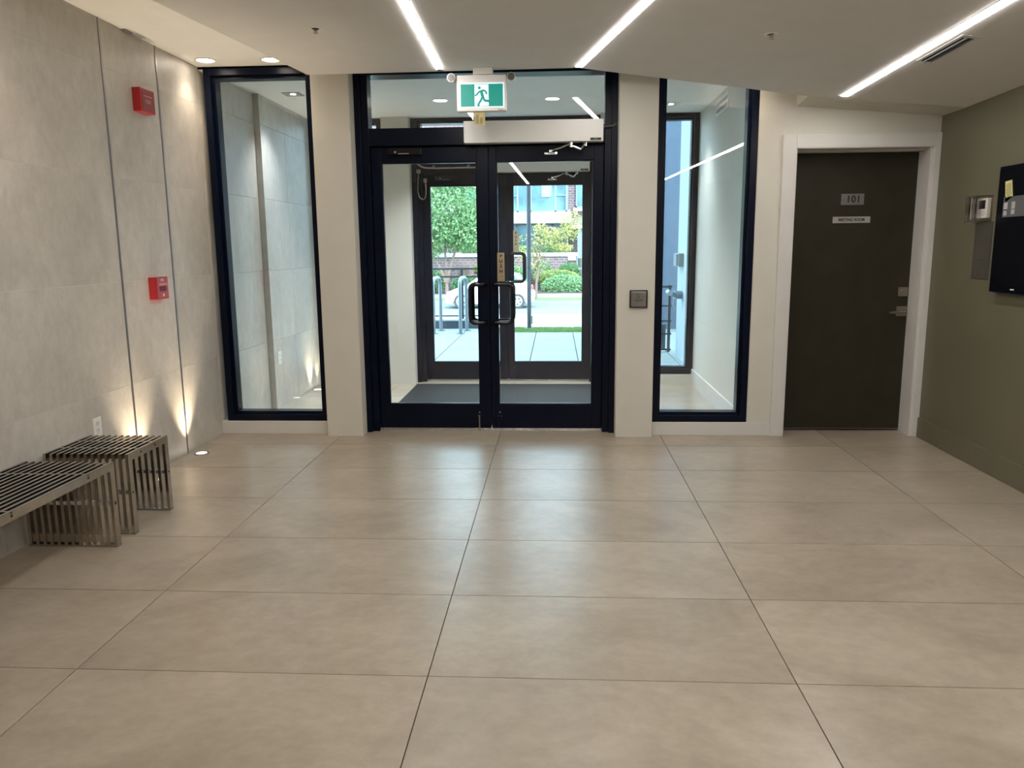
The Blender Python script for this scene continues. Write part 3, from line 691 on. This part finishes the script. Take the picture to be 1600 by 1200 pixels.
MB().tube([(-.953, Yc, 2.13), (-.962, Yc-.01, 2.05), (-.965, Yc-.02, 1.96), (-.945, Yc-.03, 1.89), (-.91, Yc-.03, 1.868), (-.885, Yc-.03, 1.895), (-.878, Yc-.02, 1.96), (-.887, Yc, 2.04)], .0055, 8, .03).build('cable_loop', M_SATIN, cd, smooth=True)

# ================================================================== BUILDING MASS ABOVE (unseen, added to shade the forecourt)
rf = MB().box(-9, XR+9, YB-.3, 5.98, 2.92, 13).box(-9, XL-.25, YB-.3, 5.98, -.3, 2.92).box(XR+.25, XR+9, YB-.3, 5.98, -.3, 2.92).build('roof', mat('render_blue', (.55, .58, .62), .8))
tag(rf, 'unseen upper storeys over the lobby, added to shade the forecourt', 'building', kind='structure')

# ================================================================== OUTSIDE
gy = -1.2
gr = MB().box(-80, 80, 11.35, 200, gy-.5, gy-.02).build('ground', mat('earth', (.3, .32, .26), .9)); tag(gr, 'lower street ground', 'ground', kind='structure')
def slab(nm, m, x0, x1, y0, y1, z0, z1, label, cat):
    return tag(MB().box(x0, x1, y0, y1, z0, z1).build(nm, m), label, cat, kind='structure')
M_PAVE = mat('pavement', (.42, .475, .475), .7, var=.04, scale=3)
M_CONC = mat('pale_concrete', (.78, .78, .74), .8, var=.05, scale=2)
pv = slab('forecourt', mat('paver_joint', (.28, .31, .32), .9), -6, 6, 5.93, 11.3, -1.3, -.03, 'pale paved forecourt outside the outer doors', 'pavement')
pxs = [-4.15+.6*i for i in range(14)]
for x in pxs:
    for k in range(4):
        y0 = 5.96+1.17*k; y1 = min(y0+1.17, 10.55)
        MB().box(x+.05+.006, x+.65-.006, y0+.006, y1-.006, -.06, .0, .002).build('paver', M_PAVE, pv)
for x in pxs[:6]:
    MB().box(x+.05+.006, x+.65-.006, 10.556, 11.2, -.06, .0, .002).build('paver', M_PAVE, pv)
slab('sidewalk_near', M_CONC, -60, 60, 20.5, 27.9, gy-.3, gy+.02, 'bright sunlit concrete strip before the street', 'sidewalk')
rd = slab('road', mat('pale_asphalt', (.25, .285, .275), .85, var=.14, scale=14, stretch=(1, .4, 1)), -60, 60, 27.9, 33.4, gy-.3, gy, 'pale speckled street asphalt', 'road')
slab('kerb', mat('kerb_concrete', (.46, .47, .50), .8), -60, 60, 33.4, 33.62, gy-.3, gy+.14, 'concrete kerb across the street', 'kerb')
slab('lawn_strip', mat('verge_grass', (.20, .36, .12), .9, var=.2, scale=20), -60, 60, 33.62, 36.6, gy-.3, gy+.12, 'grass verge behind the kerb', 'lawn')
slab('sidewalk_far', M_CONC, -60, 60, 36.6, 39.4, gy-.3, gy+.13, 'far sidewalk in front of the shrubs', 'sidewalk')
slab('planting_bed', mat('bark', (.12, .10, .08), .95), -60, 60, 39.4, 43.0, gy-.3, gy+.2, 'dark planting bed below the brick wall', 'bed')

# grass tuft strip
def grass(nm, x0, x1, y0, y1, z, n, h, label):
    vs, fs = [], []
    for i in range(n):
        x, y = rnd.uniform(x0, x1), rnd.uniform(y0, y1); a = rnd.uniform(0, PI); w = .006; hh = h*rnd.uniform(.5, 1.2)
        dx, dy = math.cos(a)*w, math.sin(a)*w; k = len(vs)
        vs += [(x-dx, y-dy, z), (x+dx, y+dy, z), (x+rnd.uniform(-.03, .03), y+rnd.uniform(-.03, .03), z+hh)]; fs.append((k, k+1, k+2))
    return tag(rawmesh(nm, vs, fs, leaf_mat(nm+'_green', [(.18, .40, .10), (.32, .56, .18), (.48, .66, .28)], 8)), label, 'grass', kind='stuff')
grass('grass', -.62, 1.1, 10.58, 11.28, -.04, 16000, .075, 'strip of green grass at the far edge of the forecourt')
pole = root('light_pole', 'slim grey steel pole standing in the grass strip', 'pole', (-.03, 11.0, 0))
MB().cyl((-.03, 11.0, -.02), (-.03, 11.0, 5.2), .036, 20).build('shaft', mat('galvanised', (.075, .09, .11), .55, .1), pole, smooth=True)
MB().cyl((-.03, 11.0, -.02), (-.03, 11.0, .03), .075, 20).build('base_plate', M_ALU, pole)
MB().box(-.005, .03, 10.955, 10.99, .10, .24, .003).build('access_cover', M_GPL, pole)

M_GALV = mat('bike_steel', (.45, .52, .60), .3, .7)
for k, x in enumerate((-1.555, -1.115)):
    br = root('bike_rack', ('left' if k == 0 else 'right')+' tubular steel bike rack on the forecourt', 'bike rack', (x, 10.6, 0), group='bike racks on the forecourt')
    MB().tube([(x-.02, 10.38, .0), (x-.02, 10.38, .9), (x+.03, 10.85, .9), (x+.03, 10.85, 0)], .03, 14, .16).build('hoop', M_GALV, br, smooth=True)
    for yy_, xx_ in ((10.38, x-.02), (10.85, x+.03)): MB().cyl((xx_, yy_, 0), (xx_, yy_, .012), .07, 18).build('foot_plate', M_GALV, br)
rl = root('guard_rail', 'black metal guard rail behind the bike racks', 'railing', (-2.5, 11.3, 0))
M_RAIL = mat('rail_black', (.02, .03, .045), .4)
for z in (1.03, .895, .215): MB().box(-5.5, -.72, 11.29, 11.32, z-.016, z+.012, .002).build('rail', M_RAIL, rl)
for x in (-4.9, -3.05, -1.205, -.74):
    MB().box(x-.022, x+.022, 11.28, 11.33, -.1 if x > -1.3 else 0, 1.03, .002).build('post', M_RAIL, rl)
cu = MB().box(-5.8, -.70, 11.22, 11.46, -.4, .13, .004).build('planter_curb', mat('dark_curb', (.12, .15, .20), .7), loc=(-3, 11.34, 0)); tag(cu, 'low dark concrete curb under the guard rail', 'curb')
MB().box(-5.82, -.69, 11.20, 11.48, .13, .16, .003).build('cap_stone', M_CONC, cu)

# ---- white car
def car():
    x0, yc = -4.33, 31.9; L = 3.86
    r = root('car', 'white hatchback parked across the street facing left', 'car', (x0+L/2, yc, gy))
    MW = mat('car_white', (.86, .84, .84), .18, coat=.6, var=.005)
    def pts(l): return [(x0+a*L/3.86, gy+b) for a, b in l]
    w = .82
    def arch(cx, rr, z=.30, n=9): return [(cx-rr*math.cos(t), z+rr*math.sin(t)) for t in [i*PI/n for i in range(n+1)]]
    body = [(.02, .42), (.05, .24), (.30, .20)] + arch(.72, .36, .22) + [(1.3, .20), (2.6, .20)] + arch(3.12, .36, .22) + [(3.60, .24), (3.80, .30), (3.86, .50), (3.84, .66), (3.72, .78), (3.64, .98), (3.5, 1.05), (1.15, 1.04), (.75, .94), (.35, .80), (.10, .64)]
    MB().prism(pts(body), 1, yc-w, yc+w, .03).build('body_shell', MW, r)
    gh = MB(); lo = pts([(.98, 1.00), (3.62, 1.0)]); top = pts([(1.28, 1.22), (1.62, 1.42), (2.05, 1.51), (2.75, 1.52), (3.12, 1.44), (3.42, 1.2)])
    prof = [lo[0]] + top + [lo[1]]
    A_ = [gh.bm.verts.new((u, yc-w*(.97 if i in (0, 7) else .93 if i in (1, 6) else .82), v)) for i, (u, v) in enumerate(prof)]
    B_ = [gh.bm.verts.new((u, yc+w*(.97 if i in (0, 7) else .93 if i in (1, 6) else .82), v)) for i, (u, v) in enumerate(prof)]
    gh.bm.faces.new(A_); gh.bm.faces.new(B_[::-1])
    for i in range(8): gh.bm.faces.new((A_[i], A_[(i+1) % 8], B_[(i+1) % 8], B_[i]))
    gh.build('cabin_roof', MW, r)
    MG = mat('car_glass', (.12, .26, .30), .08, var=.1)
    def sidewin(l, nm='side_window'):
        q = MB()
        f = lambda b: yc-w*(.97-.15*max(0, (b-1.0)/.5)*.98)-.006
        vs = [q.bm.verts.new((x0+a, f(b), gy+b)) for a, b in l]; q.bm.faces.new(vs)
        g = bmesh.ops.extrude_face_region(q.bm, geom=q.bm.faces[:]); [setattr(v, 'co', v.co+Vector((0, .01, 0))) for v in g['geom'] if isinstance(v, bmesh.types.BMVert)]
        q.build(nm, MG, r)
    sidewin([(1.18, 1.06), (1.42, 1.24), (1.72, 1.40), (2.02, 1.44), (2.08, 1.06)])
    sidewin([(2.16, 1.06), (2.13, 1.45), (2.70, 1.46), (2.86, 1.06)])
    sidewin([(2.94, 1.08), (2.82, 1.44), (3.05, 1.38), (3.28, 1.12)])
    q = MB().prism([(x0+3.47, gy+1.20), (x0+3.14, gy+1.455), (x0+3.12, gy+1.44), (x0+3.60, gy+1.02), (x0+3.66, gy+1.03)], 1, yc-.62, yc+.62); q.build('rear_window', MG, r)
    q = MB().prism([(x0+1.0, gy+1.04), (x0+1.60, gy+1.43), (x0+1.62, gy+1.41), (x0+1.05, gy+1.03)], 1, yc-.66, yc+.66); q.build('windscreen', MG, r)
    for cx in (.72, 3.12):
        X = x0+cx
        for s in (-1, 1):
            yo = yc+s*(w-.02)
            wh = MB().cyl((X, yo-.10*s, gy+.31), (X, yo+.04*s, gy+.31), .315, 36).build('wheel', mat('tyre_rubber', (.05, .055, .065), .7), r)
            MB().cyl((X, yo+.035*s, gy+.31), (X, yo+.052*s, gy+.31), .215, 32).build('rim', mat('alloy', (.62, .66, .68), .3, .6), wh)
            for k in range(5):
                q = MB()
                a = PI/2+2*PI*k/5+PI/5
                pp = [(X+math.cos(a+d)*rr, gy+.31+math.sin(a+d)*rr) for d, rr in ((0, .07), (.32, .165), (-.32, .165))]
                q.prism(pp, 1, yo+.052*s, yo+.056*s); q.build('spoke_gap', M_DARK, wh)
    MB().ell((x0+3.74, yc-.72, gy+.86), (.07, .10, .16), 12, 8).build('tail_lamp', mat('tail_red', (.7, .06, .06), .3), r, smooth=True)
    MB().ell((x0+.24, yc-.70, gy+.68), (.16, .12, .07), 12, 8).build('headlamp', mat('lamp_glass', (.7, .75, .78), .1), r, smooth=True)
    MB().ell((x0+.20, yc-.79, gy+.46), (.04, .03, .03), 10, 6).build('marker_lamp', mat('amber', (.7, .3, .08), .3), r)
    MB().ell((x0+1.28, yc-.92, gy+1.06), (.09, .07, .06), 12, 8).build('wing_mirror', MW, r, smooth=True)
    MB().box(x0+1.95, x0+2.10, yc-w-.02, yc-w, gy+.86, gy+.89, .004).build('door_handle', MW, r)
    MB().box(x0+1.08, x0+2.76, yc-w+.02, yc+w-.02, gy+.15, gy+.21).build('sill', M_DARK, r)
car()

# ---- plants
def leaves(n, c, r, size, shell=.0, zmin=None):
    vs, fs = [], []
    c = Vector(c)
    for i in range(n):
        while 1:
            v = Vector((rnd.uniform(-1, 1), rnd.uniform(-1, 1), rnd.uniform(-1, 1)))
            if shell < v.length <= 1: break
        p = c + Vector((v.x*r[0], v.y*r[1], v.z*r[2]))
        if zmin is not None and p.z < zmin: p.z = zmin + rnd.uniform(0, .1)
        n_ = Vector((rnd.gauss(0, 1), rnd.gauss(-.4, 1), rnd.gauss(.5, 1))).normalized()
        u = n_.orthogonal().normalized(); u.rotate(Matrix.Rotation(rnd.uniform(0, 6.28), 3, n_)); w = n_.cross(u)
        s = size*rnd.uniform(.6, 1.3); k = len(vs)
        vs += [tuple(p-u*s), tuple(p+w*s*.55), tuple(p+u*s), tuple(p-w*s*.55)]; fs.append((k, k+1, k+2, k+3))
    return vs, fs
def foliage(parent, blobs, size, m, nm='foliage'):
    vs, fs = [], []
    for (n, c, r, sh) in blobs:
        a, b_ = leaves(n, c, r, size, sh); k = len(vs); vs += a; fs += [tuple(i+k for i in f) for f in b_]
    off = parent.location
    vs = [(x-off.x, y-off.y, z-off.z) for x, y, z in vs]
    o = rawmesh(nm, vs, fs, m, parent); o['kind'] = 'stuff'; return o
LG = leaf_mat('leaf_green', [(.10, .26, .17), (.22, .46, .20), (.42, .64, .30), (.62, .78, .50)], 2.5)
LA = leaf_mat('leaf_autumn', [(.30, .42, .12), (.55, .60, .18), (.72, .55, .22), (.70, .36, .20)], 1.6)
LB = leaf_mat('leaf_bright', [(.16, .38, .18), (.34, .58, .28), (.58, .76, .46)], 5)
LY = leaf_mat('leaf_yellow', [(.28, .36, .08), (.50, .56, .16), (.66, .66, .30)], 5)
LD = leaf_mat('leaf_dark', [(.07, .19, .08), (.18, .36, .14), (.34, .50, .24)], 5)
BARK = mat('bark_pinkish', (.34, .22, .18), .8, var=.15, scale=20)
t = root('green_tree', 'large bright green leafy tree across the street on the left', 'tree', (-5.1, 37.5, gy))
tr = MB()
for pts_ in ([(-5.1, 37.5, gy), (-5.1, 37.5, -.3), (-5.15, 37.5, 1.1), (-5.1, 37.5, 3.5)], [(-5.12, 37.5, -.35), (-5.5, 37.5, .5), (-6.0, 37.5, 1.4), (-6.3, 37.4, 3)], [(-5.08, 37.5, -.35), (-4.9, 37.4, .4), (-4.6, 37.4, 1.3), (-4.0, 37.4, 3)]):
    tr.tube(pts_, [.10, .07, .05, .03], 8)
tr.build('trunk', BARK, t, smooth=True)
foliage(t, [(9000, (-5.2, 37.8, 3.2), (2.4, 1.7, 2.1), .3), (3500, (-6.6, 37.5, 1.9), (1.5, 1.2, 1.5), .2), (3500, (-4.1, 37.6, 2.2), (1.2, 1.2, 1.1), .2), (3000, (-5.0, 37.8, 5.4), (2.2, 1.5, 1.5), .2)], .085, LG)
t = root('autumn_tree', 'thin young tree with yellow-orange leaves right of the car', 'tree', (-.52, 35.2, gy))
tr = MB(); tr.tube([(-.52, 35.2, gy), (-.50, 35.2, -.3), (-.40, 35.2, .5), (-.30, 35.2, 1.4)], [.07, .055, .04, .02], 8)
for k in range(16):
    z = -.2+rnd.random()*1.2; a = rnd.uniform(-1.6, 2.3); 
    tr.tube([(-.46, 35.2, z), (-.46+a*.35, 35.2+rnd.uniform(-.3, .3), z+.6), (-.46+a*.8, 35.2+rnd.uniform(-.5, .5), z+1.1+rnd.random()*.5)], [.025, .016, .006], 5)
tr.build('trunk', BARK, t, smooth=True)
foliage(t, [(520, (1.15, 35.1, 2.35), (.55, .5, .75), 0), (420, (.35, 35.1, 2.0), (.7, .5, .32), 0), (360, (.1, 35.1, 1.62), (.9, .5, .28), 0), (300, (.75, 35.1, 1.35), (.5, .4, .22), 0), (160, (-.9, 35.1, 1.5), (.7, .4, .6), 0), (160, (-.7, 35.1, .8), (.8, .4, .5), 0), (150, (-.3, 35.1, 2.2), (.4, .4, .3), 0)], .06, LA)
def shrub(label, c, r, n, size, m, name='shrub', core=True):
    t = root(name, label, 'shrub', (c[0], c[1], gy))
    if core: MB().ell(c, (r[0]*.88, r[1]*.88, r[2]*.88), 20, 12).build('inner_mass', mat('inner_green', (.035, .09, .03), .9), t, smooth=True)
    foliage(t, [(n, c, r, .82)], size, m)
shrub('big bright green shrub nearest the far sidewalk', (.95, 40.1, -.72), (1.35, .6, .62), 3600, .07, LB)
shrub('low trimmed yellow-green mound behind the bright shrub', (.45, 41.15, -.28), (1.3, .42, .42), 2600, .05, LY)
shrub('round dark green bush at the right end of brick wall', (1.17, 41.95, .05), (.60, .34, .45), 1500, .05, LD)
shrub('light green bush against the middle of brick wall', (-.35, 42.0, .0), (.62, .35, .55), 1500, .06, LB)
shrub('small green bush behind the roof of the car', (-1.85, 41.6, -.2), (.72, .5, .55), 1300, .06, LG)
shrub('yellow shrub before the brick wall, above the car bonnet', (-3.45, 41.7, .18), (.75, .42, .42), 1400, .055, LY)
shrub('green shrub bank at far left beyond the guard rail', (-6.95, 40.2, -.4), (1.55, .7, .75), 2800, .07, LG)
shrub('low green shrub in front of the tree trunk', (-4.3, 39.95, -.62), (.95, .4, .52), 1700, .06, LB)
tw = root('grass_clump', 'pinkish tall ornamental grass by the tree trunk', 'plant', (-4.65, 40.95, gy))
vs, fs = [], []
for i in range(420):
    x, y = -4.65+rnd.gauss(0, .10), 40.95+rnd.uniform(-.12, .12); k = len(vs); a = rnd.uniform(-.42, .42)
    vs += [(x-.012, y, -.9), (x+.012, y, -.9), (x+a+.01, y+rnd.uniform(-.2, .2), .35+rnd.random()*.35)]; fs.append((k, k+1, k+2))
vs = [(a-tw.location.x, b_-tw.location.y, c_z-tw.location.z) for a, b_, c_z in vs]
rawmesh('blades', vs, fs, mat('dry_grass', (.62, .42, .38), .8, var=.15), tw)['kind'] = 'stuff'

# ---- brick retaining wall, hedge and house beyond
def brick_mat(name, c1, c2, mortar, sc, tilt=False):
    m, t, b = nt(name); N, L = t.nodes, t.links
    tc = N.new('ShaderNodeNewGeometry'); mp = N.new('ShaderNodeMapping'); mp.inputs['Rotation'].default_value = (PI/2, 0, 0)
    L.new(tc.outputs['Position'], mp.inputs[0])
    br = N.new('ShaderNodeTexBrick'); br.inputs['Color1'].default_value = (*c1, 1); br.inputs['Color2'].default_value = (*c2, 1); br.inputs['Mortar'].default_value = (*mortar, 1)
    br.inputs['Scale'].default_value = sc; br.inputs['Mortar Size'].default_value = .022
    L.new(mp.outputs[0], br.inputs['Vector']); L.new(br.outputs['Color'], b.inputs['Base Color']); b.inputs['Roughness'].default_value = .85
    bp = N.new('ShaderNodeBump'); bp.inputs['Strength'].default_value = .4; L.new(br.outputs['Fac'], bp.inputs['Height']); bp.invert = True
    L.new(bp.outputs[0], b.inputs['Normal']); return m
M_BRICK = brick_mat('purple_brick', (.13, .072, .085), (.19, .11, .12), (.28, .27, .29), 1.7)
bw = root('retaining_wall', 'purple-brown brick garden wall with pale coping', 'wall', (-6, 42.7, gy))
MB().box(-16, 1.62, 42.5, 42.9, gy, .83).build('brickwork', M_BRICK, bw)
MB().box(-16.05, 1.68, 42.42, 42.95, .83, 1.04, .02).build('coping', M_CONC, bw)
sg = MB().box(1.10, 1.55, 42.40, 42.42, .62, .98).build('house_number', mat('sign_white', (.85, .88, .86), .5), bw); sg['label'] = 'square white number plate'
MB().box(1.24, 1.42, 42.39, 42.40, .76, .84).build('plate_print', mat('plate_grey', (.45, .52, .50), .6), sg)
tag(MB().box(-16, 9, 42.9, 48, gy, .72).build('terrace', mat('earth', (.3, .32, .26), .9)), 'raised terrace behind the brick wall', 'ground', kind='structure')
hd = root('hedge', 'clipped green hedge along the top of the brick wall', 'hedge', (-1.5, 43.5, 1.0))
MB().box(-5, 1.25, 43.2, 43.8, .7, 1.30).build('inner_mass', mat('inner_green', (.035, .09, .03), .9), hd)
vs, fs = [], []
for i in range(5200):
    x = rnd.uniform(-5, 1.3); z = rnd.uniform(.9, 1.42)+.12*math.sin(x*2.3)*(x < -.3); a = (x, 43.15+rnd.uniform(-.06, .5), z)
    p = Vector(a); u = Vector((rnd.gauss(0, 1), rnd.gauss(0, 1), rnd.gauss(0, 1))).normalized(); w = u.orthogonal().normalized(); s = .05; k = len(vs)
    off = hd.location
    vs += [tuple(p-u*s-off), tuple(p+w*s*.6-off), tuple(p+u*s-off), tuple(p-w*s*.6-off)]; fs.append((k, k+1, k+2, k+3))
rawmesh('foliage', vs, fs, LD, hd)['kind'] = 'stuff'

bd = root('brick_house', 'brick house with wide pale-blue bay windows across the street', 'building', (-2, 49, gy))
M_BLUEF = mat('blue_frame', (.34, .42, .60), .5)
M_SKYG = mat('sky_glass', (.30, .52, .60), .06, var=.25, scale=.9, metal=.4)
M_LEDGE = mat('cream_fascia', (.82, .80, .72), .7, var=.02)
MB().box(-16, 9, 48, 60, gy, 14).build('wall', M_BRICK, bd)
def hwin(x0, x1, y, z0, z1, splits, t=.09):
    f = MB()
    f.box(x0, x1, y, y+.12, z0, z0+t).box(x0, x1, y, y+.12, z1-t, z1).box(x0, x0+t, y, y+.12, z0, z1).box(x1-t, x1, y, y+.12, z0, z1)
    for s in splits: f.box(x0+s-t*.6, x0+s+t*.6, y, y+.12, z0, z1)
    w = f.build('window', M_BLUEF, bd)
    MB().box(x0+.03, x1-.03, y+.07, y+.09, z0+.03, z1-.03).build('pane', M_SKYG, w)
    return w
Yb = 46.5
MB().box(-2.7, 1.17, Yb+.15, 48, 3.3, 6.4).build('bay', M_BLUEF, bd)
w = hwin(-2.45, 1.10, Yb, 3.45, 6.2, (.55, 1.35, 2.85))
for x0, x1 in ((-2.40, -1.95), (.48, 1.02)):
    MB().box(x0, x1, Yb-.01, Yb+.04, 4.42, 4.48).build('glazing_bar', M_BLUEF, w)
MB().box(-.45, .15, Yb+.02, Yb+.065, 4.35, 5.7).build('picture_frame', mat('pale_blue_pane', (.45, .66, .74), .3), w)
MB().box(-3.0, 1.35, 45.6, 48, 2.78, 3.42).build('balcony_fascia', M_LEDGE, bd)
hwin(-2.9, 1.2, 47.6, .9, 2.75, (.9, 2.0, 3.1))
hwin(1.66, 2.9, 47.85, 3.75, 6.0, ())
MB().box(1.5, 3.1, 47.7, 48, 3.55, 3.75).build('window_sill', M_LEDGE, bd)
hwin(-5.6, -4.35, 47.85, 4.35, 5.3, (.5,))
hwin(-4.15, -3.35, 47.7, 3.6, 5.6, ())
MB().box(-4.4, -3.2, 47.72, 48, 3.2, 5.9).build('bay_panel', mat('bay_white', (.60, .68, .82), .6), bd)
MB().box(1.75, 2.3, 46.6, 47, gy, 2.9).build('entry_post', M_BLUEF, bd)
MB().box(1.25, 3.2, 46.4, 48, 2.45, 2.65).build('entry_canopy', M_LEDGE, bd)
sp = root('sign_post', 'tall yellow-cream post at the right end of brick wall', 'post', (2.02, 42.4, gy))
MB().box(1.93, 2.05, 42.35, 42.47, gy, 2.2, .01).build('shaft', mat('cream_post', (.62, .52, .30), .6), sp)
MB().box(1.60, 1.64, 42.3, 42.34, gy, .95).box(1.45, 1.95, 42.30, 42.34, .12, .20).build('bracket', M_BLUEF, sp)

# ---- service corner seen through the right windows
M_XW = mat('shade_blue_render', (.50, .58, .66), .75, var=.02)  # blue tint of the shade is put into this wall colour
tag(MB().box(1.96, 2.3, 5.98, 7.75, -.3, 2.92).build('wall_exterior', M_XW), 'rendered wall outside the right window, blue shade tint in its colour', 'wall', kind='structure')
tag(MB().box(1.0, 9, 12.5, 12.9, -1.2, 7.5).build('wall_neighbour', mat('neighbour_render', (.26, .33, .45), .8)), 'darker blue building face beyond the gate', 'wall', kind='structure')
sb = root('meter_box', 'grey meter box on the exterior wall, through right window', 'box', (1.96, 7.5, 1.1))
MB().box(1.90, 1.96, 7.30, 7.62, 1.14, 1.30, .004).build('enclosure', M_GPL, sb)
MB().box(1.875, 1.905, 7.33, 7.55, 1.15, 1.29, .003).build('cover', M_GALV, sb)
fd = root('hose_connection', 'twin brass-grey hose connection on the exterior wall', 'pipe fitting', (1.93, 7.3, .8))
MB().cyl((1.96, 7.35, .80), (1.86, 7.32, .80), .05, 18).cyl((1.87, 7.32, .80), (1.80, 7.22, .83), .034, 16).cyl((1.87, 7.36, .80), (1.80, 7.46, .83), .034, 16).build('nozzles', M_GALV, fd, smooth=True)
MB().tube([(1.86, 7.30, .76), (1.85, 7.30, .68), (1.88, 7.3, .62)], .008, 6).build('chain', M_GPL, fd)
gt = root('service_gate', 'dark metal gate with bars, beside the exterior wall', 'gate', (1.75, 8.1, 0))
for z in (.02, .23, .40, .60, .85): MB().box(1.30, 1.95, 8.09, 8.12, z, z+.022).build('rail', M_RAIL, gt)
for x in (1.31, 1.62, 1.915): MB().box(x-.015, x+.02, 8.085, 8.125, 0, .88).build('post', M_RAIL, gt)
MB().box(1.35, 1.88, 8.12, 8.16, .03, .36).build('kick_panel', mat('gate_panel', (.07, .10, .14), .5), gt)
